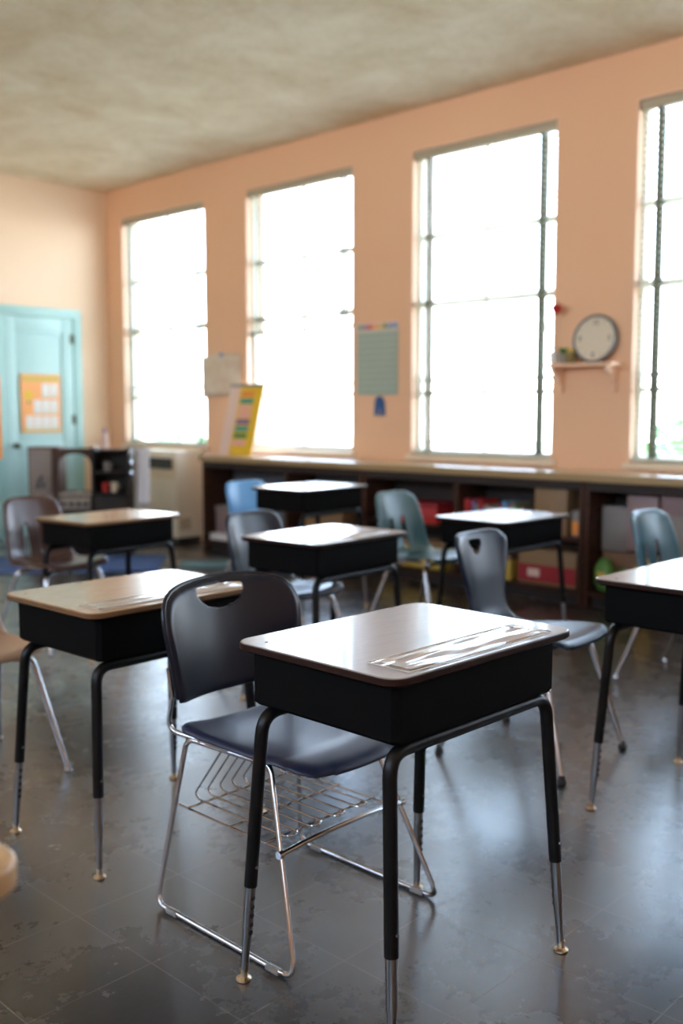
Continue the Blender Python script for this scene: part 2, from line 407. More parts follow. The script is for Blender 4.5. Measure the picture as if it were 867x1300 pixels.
def window(i, lo, hi, x_in, sgn, zl, zh):
    """double hung sash set in the wall; sgn = +1 if outside is +x"""
    xs = x_in + sgn * .062
    fr = MB()
    def bx(xa, xb, ya, yb, za, zb, m_='sash', bev=.003): fr.box((min(xa, xb), ya, za), (max(xa, xb), yb, zb), m_, bev)
    t = .045
    bx(xs, xs + sgn * .06, lo, lo + t, zl, zh); bx(xs, xs + sgn * .06, hi - t, hi, zl, zh)
    bx(xs, xs + sgn * .06, lo + t, hi - t, zh - t, zh); bx(xs, xs + sgn * .06, lo + t, hi - t, zl, zl + t)
    mid = zl + (zh - zl) * .50
    bx(xs, xs + sgn * .055, lo + t, hi - t, mid - .022, mid + .022)
    for q in (.25, .72):
        z = zl + (zh - zl) * q
        bx(xs + sgn * .012, xs + sgn * .042, lo + t, hi - t, z - .013, z + .013)
    if zh - zl > 1.5: bx(xs + sgn * .010, xs + sgn * .040, lo + t, hi - t, zl + .455, zl + .485)
    c = (lo + hi) / 2
    bx(xs + sgn * .014, xs + sgn * .040, c - .012, c + .012, mid, zh - t)
    bx(xs + sgn * .014, xs + sgn * .040, c - .011, c + .011, zl + t, mid)
    o = struct(fr.build('window_%d' % i))
    g = MB(); gx = xs + sgn * .027
    g.box((gx - .002, lo + t * .6, zl + t * .6), (gx + .002, hi - t * .6, zh - t * .6), 'glass')
    g.build('window_glass', parent=o, smooth=False)
    # inside sill and painted lining, slightly proud of the wall
    s_ = MB()
    xa, xb = x_in - sgn * .030, xs
    s_.box((min(xa, xb), lo - .03, zl - .035), (max(xa, xb), hi + .03, zl + .004), 'trim_paint', .006)
    s_.build('window_sill', parent=o)
    j = MB()
    for (ya, yb) in ((lo, lo + .012), (hi - .012, hi)):
        j.box((min(x_in - sgn * .002, xs), ya, zl + .004), (max(x_in - sgn * .002, xs), yb, zh), 'jamb')
    j.box((min(x_in - sgn * .002, xs), lo + .012, zh - .012), (max(x_in - sgn * .002, xs), hi - .012, zh), 'jamb')
    j.build('window_jamb', parent=o, smooth=False)
    return o
for i, (a, b) in enumerate(WIN): window(i + 1, a, b, WX, 1, ZL, ZH)
for i, (a, b) in enumerate(FILL_WIN): window(len(WIN) + i + 1, a, b, X0, -1, LZ, LH)  # sashes of the added fill windows

def blind(lo, hi, zbot, label):
    t = thing('venetian_blind', label, 'blind', (WX + .031, (lo + hi) / 2, ZH - .03), 0, 'venetian blinds in the windows')
    w = hi - lo - .04; h = .04
    m_ = MB(); m_.box((-.026, -w / 2, -.045), (.026, w / 2, .015), 'metal_head', .004); m_.build('headrail', t)
    s_ = MB(); z = -.075; n = 0; drop = ZH - .03 - zbot
    while z > -drop + .03:
        tilt = .10
        dx, dz = .022 * math.cos(tilt), .022 * math.sin(tilt)
        s_.add([(-dx, -w / 2, z + dz), (dx, -w / 2, z - dz), (dx, w / 2, z - dz), (-dx, w / 2, z + dz), (0, -w / 2, z + .002), (0, w / 2, z + .002)],
               [(0, 4, 5, 3), (4, 1, 2, 5)], 'slat')
        z -= h
    s_.build('slats', t)
    m_ = MB(); m_.box((-.024, -w / 2, -drop), (.024, w / 2, -drop + .022), 'sash' if zbot < 1.2 else 'tape', .004); m_.build('bottom_rail', t)
    for yy in (-w / 2 + .105, w / 2 - .13):
        m_ = MB()
        for dx in (-.0255, .0245): m_.box((dx, yy - .018, -drop + .02), (dx + .001, yy + .018, -.045), 'tape')
        m_.build('ladder_tape', t, smooth=False)
    m_ = MB(); m_.tube([(-.03, -w / 2 + .05, -.04), (-.032, -w / 2 + .052, -1.3)], .0025, 'slat', 6); m_.lathe([(.004, -1.36), (.008, -1.35), (.006, -1.30), (.002, -1.29)], 'slat', (-.032, -w / 2 + .052, 0), 8)
    m_.build('pull_cord', t)
blind(*WIN[0], ZL + .012, 'venetian blind fully lowered in the farthest window, in the corner above the heater')
blind(*WIN[1], 1.90, 'venetian blind raised halfway, ending in a dark rail above the bare lower panes')
blind(*WIN[2], ZL + .012, 'venetian blind lowered to the sill between the pocket chart and the clock shelf')
blind(*WIN[3], ZL + .012, 'venetian blind in the nearest window, right of the clock and cut by the photo edge')
for k_, a in enumerate(WIN[4:]): blind(*a, ZL + .012, ['venetian blind in the window just out of frame beyond the clock window', 'venetian blind in the last window behind the viewer'][k_])

# ------------------------------------------------------------------ back wall: door, poster
dr = MB(); y = VB
def dbx(m_, a, b, za, zb, d0, d1, mn, bev=.004): m_.box((a, VB - d1, za), (b, VB - d0, zb), mn, bev)
cs = MB()
dbx(cs, 5.46, 5.55, 0, 2.23, 0, .045, 'door_trim'); dbx(cs, 4.61, 4.70, 0, 2.23, 0, .045, 'door_trim'); dbx(cs, 4.61, 5.55, 2.15, 2.24, 0, .047, 'door_trim')
struct(cs.build('trim_1'))
dbx(dr, 4.705, 5.455, .01, 2.145, .001, .022, 'door', .002)
for (a, b) in ((4.705, 4.83), (5.33, 5.455)): dbx(dr, a, b, .01, 2.145, .02, .034, 'door', .003)
for (za, zb) in ((.01, .24), (.80, .94), (2.00, 2.145)): dbx(dr, 4.83, 5.33, za, zb, .02, .034, 'door', .003)
door = struct(dr.build('door_1'))
k = MB(); k.lathe([(.026, 0), (.026, .006), (.010, .010), (.010, .035), (.024, .045), (.029, .060), (.022, .075), (.002, .080)], 'knob', (4.80, VB - .034, .90), 16, Matrix.Rotation(PI / 2, 3, 'X')); k.build('door_knob', door)
for z in (.35, 1.15, 1.95):
    k = MB(); k.tube([(5.458, VB - .05, z - .05), (5.458, VB - .05, z + .05)], .008, 'knob', 8); k.box((5.425, VB - .037, z - .045), (5.458, VB - .034, z + .045), 'knob'); k.build('hinge', door)

ps = thing('number_poster', 'orange poster with rows of white cards and a yellow sun taped to the teal door', 'poster', (5.085, VB - .036, 1.31))
p_ = MB(); p_.box((-.215, -.004, -.285), (.215, 0, .285), 'orange_board'); p_.build('poster_sheet', ps)
for (za, zb) in ((.215, .265), (-.275, -.24)):
    p_ = MB(); p_.box((-.20, -.0055, za), (.20, -.0042, zb), 'gold'); p_.build('poster_border', ps)
for (za, xs_) in ((.06, (.01, .10)), (-.10, (-.08, .01, .10)), (-.255, (-.17, -.08, .01, .10))):
    p_ = MB()
    for x in xs_: p_.box((x, -.0065, za), (x + .082, -.0042, za + .135), 'paper'); p_.box((x + .01, -.0075, za + .015), (x + .07, -.0066, za + .028), 'pale_green')
    p_.build('card_row', ps)
p_ = MB(); p_.lathe([(.045, 0), (.045, .002)], 'yellow', (-.135, -.0045, .08), 20, Matrix.Rotation(PI / 2, 3, 'X')); p_.box((-.15, -.006, -.0), (-.12, -.0042, .02), 'green'); p_.build('sun', ps)

# orange board on a stand at the left edge
t = thing('display_stand', 'bright orange display board on a wooden stand cut by the left edge of the photo', 'display board', (2.80, 5.75, 0), math.radians(-20))
p_ = MB(); p_.box((-.45, -.02, .94), (.185, .0, 1.45), 'orange_board', .008); p_.build('board', t)
p_ = MB(); p_.box((-.45, -.06, .64), (.12, .10, .68), 'orange_board', .006); p_.build('tray', t)
for x in (-.42, .08):
    p_ = MB(); p_.box((x - .015, .001, .0), (x + .015, .03, 1.40), 'kitchen_brown', .004); p_.build('post', t)
    p_ = MB(); p_.box((x - .02, -.2, 0), (x + .02, .22, .03), 'kitchen_brown', .005); p_.build('foot', t)

# ------------------------------------------------------------------ heater, counter, bookshelves
t = thing('heater_cabinet', 'tall cream floor heater with a dark top grille under the corner window', 'heater', (5.73, 7.89, 0))
p_ = MB(); p_.box((-.15, -.48, .06), (.168, .46, .865), 'ac', .012); p_.build('cabinet', t)
p_ = MB(); p_.box((-.16, -.45, .09), (-.1505, .43, .60), 'ac_panel', .004); p_.build('front_panel', t)
p_ = MB(); p_.box((-.158, -.42, .70), (-.1505, .05, .80), 'grille')
for i in range(9): p_.box((-.164, -.42, .705 + i * .0105), (-.158, .05, .709 + i * .0105), 'grey_dark')
p_.build('grille', t)
p_ = MB(); p_.box((-.12, -.44, 0), (.16, .42, .06), 'grille', .004); p_.build('plinth', t)
p_ = MB(); p_.box((-.12, -.487, .14), (.0, -.4805, .24), 'counter_edge')
for i in range(5): p_.box((-.115, -.491, .15 + i * .018), (-.005, -.487, .158 + i * .018), 'ac')
p_.build('side_vent', t)

t = thing('counter_worktop', 'long pale laminate worktop running under the windows on top of the bookshelves', 'worktop', (5.7, 3.0, .83))
p_ = MB(); p_.box((-.19, -4.9, -.032), (.198, 3.98, .018), 'counter', .006); p_.build('top', t)
p_ = MB(); p_.box((-.20, -4.9, -.034), (-.1905, 3.98, .014), 'counter_edge', .004); p_.build('front_edge', t)

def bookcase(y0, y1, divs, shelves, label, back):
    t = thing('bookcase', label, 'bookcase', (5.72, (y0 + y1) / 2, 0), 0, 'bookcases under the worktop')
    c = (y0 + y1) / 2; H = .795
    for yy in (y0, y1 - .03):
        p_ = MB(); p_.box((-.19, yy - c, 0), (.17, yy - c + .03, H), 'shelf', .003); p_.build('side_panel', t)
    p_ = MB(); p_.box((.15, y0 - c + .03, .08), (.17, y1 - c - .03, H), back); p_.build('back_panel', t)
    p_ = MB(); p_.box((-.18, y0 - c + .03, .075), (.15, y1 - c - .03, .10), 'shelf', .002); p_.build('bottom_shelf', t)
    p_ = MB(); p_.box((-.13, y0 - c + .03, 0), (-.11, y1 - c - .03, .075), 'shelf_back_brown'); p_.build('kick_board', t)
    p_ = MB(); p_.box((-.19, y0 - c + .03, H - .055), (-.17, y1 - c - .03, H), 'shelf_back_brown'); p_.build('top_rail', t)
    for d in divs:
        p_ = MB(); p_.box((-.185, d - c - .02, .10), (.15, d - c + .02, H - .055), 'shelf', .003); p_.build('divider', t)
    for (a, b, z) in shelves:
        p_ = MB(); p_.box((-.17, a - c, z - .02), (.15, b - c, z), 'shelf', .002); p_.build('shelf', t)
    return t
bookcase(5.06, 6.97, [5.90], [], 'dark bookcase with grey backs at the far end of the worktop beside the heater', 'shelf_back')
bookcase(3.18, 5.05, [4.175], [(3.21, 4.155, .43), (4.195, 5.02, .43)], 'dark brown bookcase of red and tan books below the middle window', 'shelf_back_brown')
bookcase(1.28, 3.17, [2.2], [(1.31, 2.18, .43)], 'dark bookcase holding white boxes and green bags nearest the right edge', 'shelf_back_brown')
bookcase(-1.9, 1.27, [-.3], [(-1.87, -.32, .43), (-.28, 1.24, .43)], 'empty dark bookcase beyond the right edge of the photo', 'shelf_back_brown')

def shelf_box(name, x0, x1, y0, y1, z0, z1, mname, label, cat, group=None, lidm=None, band=None, mark=None):
    t = thing(name, label, cat, ((x0 + x1) / 2, (y0 + y1) / 2, z0), 0, group)
    hx, hy, h = (x1 - x0) / 2, (y1 - y0) / 2, z1 - z0
    p_ = MB(); p_.box((-hx, -hy, 0), (hx, hy, h * (.8 if lidm else 1)), mname, .006); p_.build('body', t)
    if lidm: p_ = MB(); p_.box((-hx - .005, -hy - .005, h * .8), (hx + .005, hy + .005, h), lidm, .006); p_.build('lid', t)
    if band: p_ = MB(); p_.box((-hx - .003, -hy + .003, h * band[0]), (-hx - .0005, hy - .003, h * band[1]), band[2]); p_.build('label_band', t)
    if mark: p_ = MB(); p_.box((-hx - .006, mark[0], h * mark[2]), (-hx - .0032, mark[1], h * mark[3]), mark[4]); p_.build('printed_mark', t)
    return t
def book(y, th, h, d, z, mname, label, group, lean=0., x=5.58):
    t = thing('book', label, 'book', (x, y, z), 0, group); t.rotation_euler = (lean, 0, 0)
    p_ = MB()
    for s_ in (-1, 1): p_.box((0, s_ * th / 2 - .0015, 0), (d, s_ * th / 2 + .0015, h), mname)
    p_.box((0, -th / 2, 0), (.003, th / 2, h), mname); p_.build('cover', t)
    p_ = MB(); p_.box((.004, -th / 2 + .002, .003), (d - .005, th / 2 - .002, h - .003), 'paper'); p_.build('pages', t)
    return t
# items: bay 1 (far left)
shelf_box('cardboard_carton', 5.62, 5.84, 6.58, 6.90, .16, .40, 'mauve_box', 'pinkish tan carton at the far end of the bookcase by the heater', 'box', lidm='pale_box')
shelf_box('storage_tray', 5.56, 5.84, 6.54, 6.91, .102, .158, 'white', 'flat white tray under the pinkish carton by the heater', 'tray', lidm='white')
shelf_box('cardboard_carton', 5.58, 5.84, 5.30, 5.72, .43 - .329, .45, 'cardboard', 'tan cardboard carton seen under the desk farthest back', 'box', lidm='cardboard')
# bay 3: red boxes on shelf
shelf_box('book_bin', 5.56, 5.84, 4.36, 4.76, .431, .575, 'red', 'bright red bin on the shelf just behind the teal chair with the slotted back', 'bin', lidm='crimson')
shelf_box('cardboard_carton', 5.58, 5.84, 4.30, 4.90, .101, .30, 'gold', 'yellow carton on the bottom shelf behind the slotted teal chair', 'box', lidm='cardboard')
# row of books in bay 4
cols_ = ['red', 'crimson', 'purple', 'teal_card', 'red', 'blue', 'grey', 'cream', 'orange', 'grey_dark', 'crimson', 'blue2', 'brown_paper', 'pale_box', 'green', 'grey_dark', 'brown_paper']
words = {'red': 'bright red', 'crimson': 'deep crimson', 'purple': 'purple', 'teal_card': 'teal green', 'blue': 'dark blue', 'grey': 'grey', 'cream': 'cream', 'orange': 'orange', 'grey_dark': 'charcoal', 'blue2': 'light blue', 'brown_paper': 'brown', 'pale_box': 'beige', 'green': 'green'}
yy = 4.13
seen = {}
for i, cname in enumerate(cols_):
    th = random.choice([.022, .028, .034]); h = random.uniform(.14, .20)
    seen[cname] = seen.get(cname, 0) + 1
    nb = 'at the left end' if i == 0 else 'right of the %s book' % words[cols_[i - 1]]
    book(yy - th / 2, th, h, .2, .431, cname, '%s book on the middle bookcase shelf, standing %s' % (words[cname], nb), 'books on the middle shelf')
    yy -= th + .003
shelf_box('cardboard_carton', 5.57, 5.84, 3.32, 3.56, .431, .735, 'cardboard', 'tan carton with printed lower half on the shelf beside the books', 'box', band=(.05, .45, 'brown_paper'), mark=(-.05, .06, .12, .3, 'gold'))
shelf_box('toy_box', 5.60, 5.84, 3.225, 3.30, .431, .60, 'pale_box', 'slim pale box with an orange front wedged against the right side panel', 'box', band=(.1, .6, 'orange'))
shelf_box('cardboard_carton', 5.57, 5.84, 3.24, 3.68, .101, .33, 'cardboard', 'tan carton with a red band and white print on the bottom shelf', 'box', band=(.08, .56, 'crimson'), mark=(.05, .14, .22, .44, 'pink_pale'))
shelf_box('book_bin', 5.57, 5.84, 3.74, 4.10, .101, .27, 'gold', 'mustard bin on the bottom shelf behind the hourglass navy chair', 'bin', lidm='brown_paper')
# bay 5 (right)
shelf_box('storage_box', 5.62, 5.84, 2.28, 2.70, .102, .74, 'pale_box', 'tall pale storage box behind the rear teal chair by the right edge', 'box', lidm='mauve_box')
shelf_box('storage_box', 5.60, 5.84, 2.72, 2.92, .38, .72, 'mauve_box', 'pinkish white box standing above the yellow bag in the right bookcase', 'box', mark=(-.04, .05, .55, .75, 'pink_pale'))
shelf_box('storage_box', 5.66, 5.84, 2.94, 3.12, .36, .64, 'pale_box', 'pale grey box stacked behind the green bag in the right bookcase', 'box')
shelf_box('storage_box', 5.68, 5.84, 2.73, 3.12, .101, .352, 'brown_paper', 'brown box at the bottom carrying the two pale boxes above the bags', 'box')
def bag(x, y, w, h, mname, label, mark):
    t = thing('soft_bag', label, 'bag', (x, y, .101))
    bm = bmesh.new(); bmesh.ops.create_icosphere(bm, subdivisions=3, radius=1)
    for v in bm.verts:
        c = v.co; f = 1 + .09 * math.sin(7 * c.x + 5 * c.z + y * 9) * math.cos(6 * c.y + 4 * c.z)
        v.co = Vector((c.x * .045 * f, c.y * w / 2 * f, max(0, h / 2 + c.z * h / 2 * f)))
    p_ = MB(); p_._bm(bm, mname); p_.build('pouch', t)
    p_ = MB(); p_.box((-.049, -w * .22, h * .35), (-.040, w * .2, h * .62), mark, .003); p_.build('printed_mark', t)
bag(5.60, 3.06, .13, .22, 'green', 'green bag on the bottom of the right bookcase next to its side panel', 'gold')
bag(5.60, 2.93, .11, .17, 'leaf', 'dark green bag between the green bag and the yellow bag', 'orange')
bag(5.60, 2.79, .135, .24, 'gold', 'yellow bag on the bottom of the right bookcase below the pinkish box', 'orange')

# ------------------------------------------------------------------ things on the window wall and worktop
t = thing('wall_shelf', 'small peach painted wall shelf with scroll bracket under the round clock', 'shelf', (WX, 3.38, 1.53))
p_ = MB(); p_.box((-.15, -.25, -.01), (0, .25, .012), 'shelf_peach', .004); p_.build('board', t)
for yy in (-.20, .19):
    p_ = MB(); prof = catmull([(0, -.012), (-.13, -.012), (-.125, -.045), (-.07, -.06), (-.055, -.10), (-.03, -.125), (-.022, -.16), (0, -.17)], 5)
    prof = [(x, z) for x, z in prof]
    p_.prism(prof, -.014, .014, 'shelf_peach', fn=lambda x, z, w, yy=yy: (min(x, -.001), yy + w, min(z, -.0115))); p_.build('bracket', t)
# clock leaning on wall
t = thing('wall_clock', 'round clock with grey rim and pale face leaning on the wall shelf', 'clock', (WX - .055, 3.315, 1.5425))
t.rotation_euler = (0, math.radians(8), 0)
RX = Matrix.Rotation(-PI / 2, 3, 'Y')
p_ = MB(); R = .158
p_.lathe([(R - .02, -.015), (R, -.012), (R, .016), (R - .012, .024), (R - .018, .014)], 'clock_rim', (0, 0, R), 40, RX); p_.build('rim', t)
p_ = MB(); p_.lathe([(R - .018, .010), (R - .018, .0145)], 'clock_face', (0, 0, R), 40, RX); p_.build('face', t)
def text_obj(body, size, mname, loc, mtx, parent, name):
    cu = bpy.data.curves.new(name, 'FONT'); cu.body = body; cu.size = size; cu.align_x = 'CENTER'; cu.align_y = 'CENTER'; cu.extrude = .0008
    o = bpy.data.objects.new(name, cu); col.objects.link(o)
    dg = bpy.context.evaluated_depsgraph_get(); me = bpy.data.meshes.new_from_object(o.evaluated_get(dg))
    bpy.data.objects.remove(o)
    for v in me.vertices: v.co = mtx @ v.co + Vector(loc)
    me.materials.clear(); me.materials.append(M[mname])
    o = bpy.data.objects.new(name, me); col.objects.link(o); o.parent = parent
    return o
FACE = Matrix(((0, 0, -1), (-1, 0, 0), (0, 1, 0)))      # text facing -x, reading towards -y
for n_, a in (('12', 90), ('3', 0), ('6', 270), ('9', 180)):
    text_obj(n_, .05, 'dark', (-.0155, -.105 * math.cos(math.radians(a)), R + .105 * math.sin(math.radians(a))), FACE, t, 'numeral')
p_ = MB()
for k_ in range(12):
    if k_ % 3: a = k_ * PI / 6; p_.box((-.0165, -.004, -.006), (-.0150, .004, .006), 'dark', org=(0, 0, 0)) if False else p_.tube([(-.0155, -.118 * math.cos(a), R + .118 * math.sin(a)), (-.0155, -.126 * math.cos(a), R + .126 * math.sin(a))], .002, 'dark', 6)
p_.build('hour_ticks', t)
# vase, pot, jar on the shelf
t = thing('flower_vase', 'white cup on the wall shelf holding a tall red flower', 'vase', (WX - .07, 3.60, 1.543))
p_ = MB(); p_.lathe([(.022, 0), (.030, .03), (.030, .075), (.026, .085), (.022, .08), (.02, .02)], 'white', seg=18); p_.build('cup', t)
p_ = MB(); p_.tube([(0, 0, .05), (0, .01, .18), (-.01, .03, .30), (-.005, -.02, .35)], .0025, 'leaf', 6); p_.tube([(0, .0, .07), (0, .04, .2), (0, .075, .27)], .002, 'leaf', 6); p_.build('stem', t)
p_ = MB()
for c_ in ((-.005, -.03, .365, .032), (0, .0, .37, .022), (-.01, -.02, .345, .02)):
    for k_ in range(7):
        a = 2 * PI * k_ / 7
        p_.tube([(c_[0], c_[1], c_[2]), (c_[0] - .01, c_[1] + c_[3] * .8 * math.cos(a), c_[2] + c_[3] * .8 * math.sin(a)), (c_[0] - .004, c_[1] + c_[3] * 1.2 * math.cos(a), c_[2] + c_[3] * 1.2 * math.sin(a))], [.004, c_[3] * .35, .002], 'red', 6)
p_.build('petals', t)
t = thing('potted_plant', 'little green plant in a dark grey pot beside the white cup on the wall shelf', 'plant', (WX - .075, 3.525, 1.543))
p_ = MB(); p_.lathe([(.024, 0), (.033, .055), (.036, .06), (.034, .065), (.028, .058)], 'grey', seg=18); p_.build('pot', t)
p_ = MB()
for k_ in range(16):
    a = k_ * 2.4; r_ = .01 + .02 * (k_ % 4) / 4; p_.tube([(0, 0, .05), (r_ * math.cos(a), r_ * math.sin(a), .09), (1.5 * r_ * math.cos(a), 1.5 * r_ * math.sin(a), .105)], [.002, .009, .002], 'leaf', 6)
p_.build('foliage', t)
t = thing('jar', 'squat olive brown jar in front of the clock on the wall shelf', 'jar', (WX - .10, 3.455, 1.543))
p_ = MB(); p_.lathe([(.028, 0), (.038, .02), (.038, .055), (.02, .075)], 'terracotta', seg=18); p_.build('body', t)
p_ = MB(); p_.lathe([(.021, .075), (.021, .095), (.012, .1)], 'gold', seg=18); p_.build('lid', t)

# pocket chart
t = thing('pocket_chart', 'pale green pocket chart with a row of coloured letters above it, between two windows', 'chart', (WX - .002, 5.225, 1.36))
p_ = MB(); p_.box((-.006, -.21, 0), (0, .21, .50), 'chart', .001); p_.build('backing', t)
for i in range(10):
    p_ = MB(); p_.box((-.0085, -.205, .01 + i * .048), (-.0062, .205, .01 + i * .048 + .034), 'chart_line'); p_.build('pocket', t)
p_ = MB(); p_.box((-.006, -.215, .5), (0, .215, .565), 'pink_pale', .001); p_.build('header', t)
for i, cn in enumerate(['teal_card', 'purple', 'red', 'orange', 'gold', 'green', 'blue2', 'blue2']):
    c_ = .18 - i * .052; p_ = MB(); p_.prism([(x * .02 + c_, .533 + z * .022) for x, z in ((-1, -1), (1, -1), (1, -.2), (.4, 1), (-.4, 1), (-1, -.2))], 0, .003, cn, fn=lambda a_, b_, w: (-.0065 - w, a_, b_)); p_.build('letter_card', t)
t = thing('blue_ribbon', 'dark blue ribbon rosette with two tails pinned under the pocket chart', 'ribbon', (WX - .003, 5.20, 1.19))
p_ = MB(); p_.lathe([(.045, 0), (.048, .006), (.02, .010)], 'blue', (0, 0, .115), 20, RX); p_.build('rosette', t)
for s_ in (-1, 1):
    p_ = MB(); p_.prism([(s_ * .002, .12), (s_ * .052, .12), (s_ * .058, .0), (s_ * .034, .018), (s_ * .006, .0)], 0, .003, 'blue', fn=lambda a_, b_, w: (-w, a_, b_)); p_.build('tail', t)
# paper sheets on the pier
t = thing('paper_sheet', 'large plain white paper sheet pinned between the two farthest windows', 'paper', (WX - .004, 7.12, 1.36))
p_ = MB()
n_ = 14
for a_ in range(n_):
    for b_ in range(8):
        pass
vs = []; fs = []
for b_ in range(9):
    for a_ in range(n_ + 1):
        u_, v_ = a_ / n_, b_ / 8
        vs.append((-.004 - .012 * (1 - v_) * (1 + math.sin(u_ * 5)) / 2 - .01 * (1 - v_) ** 2, .265 - u_ * .53, v_ * .38 + .02 * math.sin(u_ * 3)))
for b_ in range(8):
    for a_ in range(n_):
        q = b_ * (n_ + 1) + a_; fs.append((q, q + 1, q + n_ + 2, q + n_ + 1))
p_.add(vs, fs, 'paper_tan'); so = p_.build('sheet', t); md = so.modifiers.new('so', 'SOLIDIFY'); md.thickness = .0012
p_ = MB(); p_.box((-.012, -.03, .37), (-.002, .03, .40), 'blue2', .002); p_.build('clip', t)
# leaning yellow chart on the worktop
t = thing('leaning_chart', 'yellow picture chart with coloured tiles leaning on the worktop against the window frame', 'chart', (5.63, 6.62, .851))
t.rotation_euler = (0, math.radians(15), math.radians(0))
p_ = MB(); p_.box((.002, -.19, 0), (.012, .25, .64), 'pink_pale', .003); p_.build('backing_board', t)
p_ = MB(); p_.box((-.002, -.19, .0), (.0015, .11, .64), 'yellow', .001); p_.build('yellow_sheet', t)
p_ = MB(); p_.box((-.008, -.195, .615), (.014, .255, .642), 'grey', .003); p_.build('top_bar', t)
for i, cn in enumerate(['pink', 'green', 'teal_card', 'purple', 'pink', 'pink', 'teal_card', 'orange']):
    p_ = MB(); zz = .09 + i * .062; p_.box((-.0045, -.09, zz), (-.0024, .085, zz + .048), cn); p_.build('tile', t)

# spray bottle near the corner, play kitchen with a cloth on it
KX, KY = 4.465, 7.935
kr = math.radians(-45)
KZ = .93
t = thing('play_kitchen', 'dark wooden toy kitchen with grey door, burner counter and arched top', 'toy kitchen', (KX, KY, 0), kr)
Wk, Dk = .85, .26
def kb(a, b, y0_, y1_, z0_, z1_, mn, name, bev=.004):
    p_ = MB(); p_.box((a, y0_, z0_), (b, y1_, z1_), mn, bev); return p_.build(name, t)
kb(0, .26, -Dk, 0, .0, KZ, 'kitchen_brown', 'tower')
fd = kb(.012, .20, -Dk - .014, -Dk - .001, .30, KZ - .015, 'kitchen_grey', 'tower_door')
p_ = MB(); p_.tube([(.185, -Dk - .02, .55), (.185, -Dk - .035, .57), (.185, -Dk - .035, .70), (.185, -Dk - .02, .72)], .005, 'chrome', 8, .01); p_.build('door_handle', fd)
p_ = MB()
for (a, b, c_, d_) in ((.09, .61, .012, .05), (.115, .66, .014, .03), (.13, .60, .012, .04), (.075, .585, .01, .025)): p_.box((a - c_, -Dk - .0165, b - d_ + .02), (a + c_, -Dk - .0142, b + d_), 'dark')
p_.build('door_drawing', fd)
kb(.261, .53, -Dk, 0, .0, .515, 'kitchen', 'oven_base')
kb(.261, .53, -Dk - .02, 0, .516, .54, 'kitchen_top', 'burner_top')
kb(.27, .52, -Dk - .012, -Dk - .001, .40, .50, 'kitchen_top', 'control_panel')
for i in range(4):
    p_ = MB(); p_.lathe([(.022, 0), (.022, .016), (.016, .02)], 'dark', (.30 + i * .063, -Dk - .0125, .45), 14, Matrix.Rotation(PI / 2, 3, 'X')); p_.build('control_knob', t)
for i in range(2):
    p_ = MB(); p_.lathe([(.05, 0), (.05, .006), (.04, .01)], 'dark', (.335 + i * .125, -.13, .541), 20); p_.build('burner', t)
p_ = MB(); pr = [(.261, KZ - .01), (.53, KZ - .01), (.53, KZ - .14)] + [(.3955 + .133 * math.cos(a), KZ - .14 + .085 * math.sin(a)) for a in [PI * k_ / 14 for k_ in range(15)]] + [(.261, KZ - .14)]
p_.prism(pr, -Dk, -Dk + .02, 'kitchen_brown', fn=lambda a, b, w: (a, w, b)); p_.build('arch', t)
kb(.531, .555, -Dk, 0, .0, KZ, 'kitchen', 'hutch_side'); kb(Wk - .02, Wk, -Dk, 0, .0, KZ, 'kitchen', 'hutch_side')
kb(.556, Wk - .021, -.02, 0, .0, KZ - .02, 'kitchen', 'hutch_back')
for z in (.54, .72, KZ - .02): kb(.556, Wk - .021, -Dk, -.021, z - .02, z, 'kitchen', 'hutch_shelf')
kb(.556, Wk - .021, -Dk, -Dk + .015, .05, .51, 'kitchen', 'hutch_door')
p_ = MB()
for z in (.79, .70): p_.lathe([(.03, 0), (.035, .012), (.02, .03), (.004, .035)], 'chrome', (Wk + .001, -.20, z), 18, Matrix.Rotation(PI / 2, 3, 'Y'))
p_.build('side_knobs', t)
def kpt(x, y, z): return Matrix.Rotation(kr, 4, 'Z') @ Vector((x, y, z)) + Vector((KX, KY, 0))
for (x, z, cn, lab) in ((.63, .541, 'red', 'red toy cup on the lower hutch shelf of the toy kitchen'), (.71, .541, 'cream', 'cream toy cup beside the red one in the toy kitchen'), (.65, .721, 'grey', 'grey toy cup on the upper hutch shelf of the toy kitchen')):
    tt = thing('toy_cup', lab, 'cup', kpt(x, -.17, z)); p_ = MB(); p_.lathe([(.025, 0), (.034, .08), (.03, .082), (.022, .01)], cn, seg=16); p_.build('bowl', tt)
    p_ = MB(); p_.tube([(.03, 0, .02), (.055, 0, .025), (.055, 0, .06), (.033, 0, .065)], .005, cn, 8, .01); p_.build('handle', tt)
tt = thing('hanging_cloth', 'white cloth hanging from the right side of the toy kitchen', 'cloth', kpt(Wk + .095, -.16, 0), kr + math.radians(65))
vs = []; fs = []
for b_ in range(12):
    for a_ in range(13):
        u_, v_ = a_ / 12, b_ / 11
        vs.append((.014 * math.sin(u_ * 14 + v_) * (1.2 - v_), -.075 + u_ * .15, .42 + v_ * .50 + .01 * math.sin(u_ * 9)))
for b_ in range(11):
    for a_ in range(12): q = b_ * 13 + a_; fs.append((q, q + 1, q + 14, q + 13))
p_ = MB(); p_.add(vs, fs, 'cloth'); so = p_.build('cloth', tt); md = so.modifiers.new('so', 'SOLIDIFY'); md.thickness = .006
p_ = MB(); p_.tube([(0, -.085, .922), (0, .10, .922)], .007, 'chrome', 8); p_.tube([(0, .0, .922), (-.03, .10, .922)], .005, 'chrome', 8); p_.build('rail', tt)
tt = thing('spray_bottle', 'slim purple bottle with dark cap standing on top of the toy kitchen', 'bottle', kpt(.62, -.10, KZ - .02))
p_ = MB(); p_.lathe([(.028, 0), (.03, .01), (.03, .10), (.014, .13), (.012, .14)], 'pink_pale', seg=16); p_.build('body', tt)
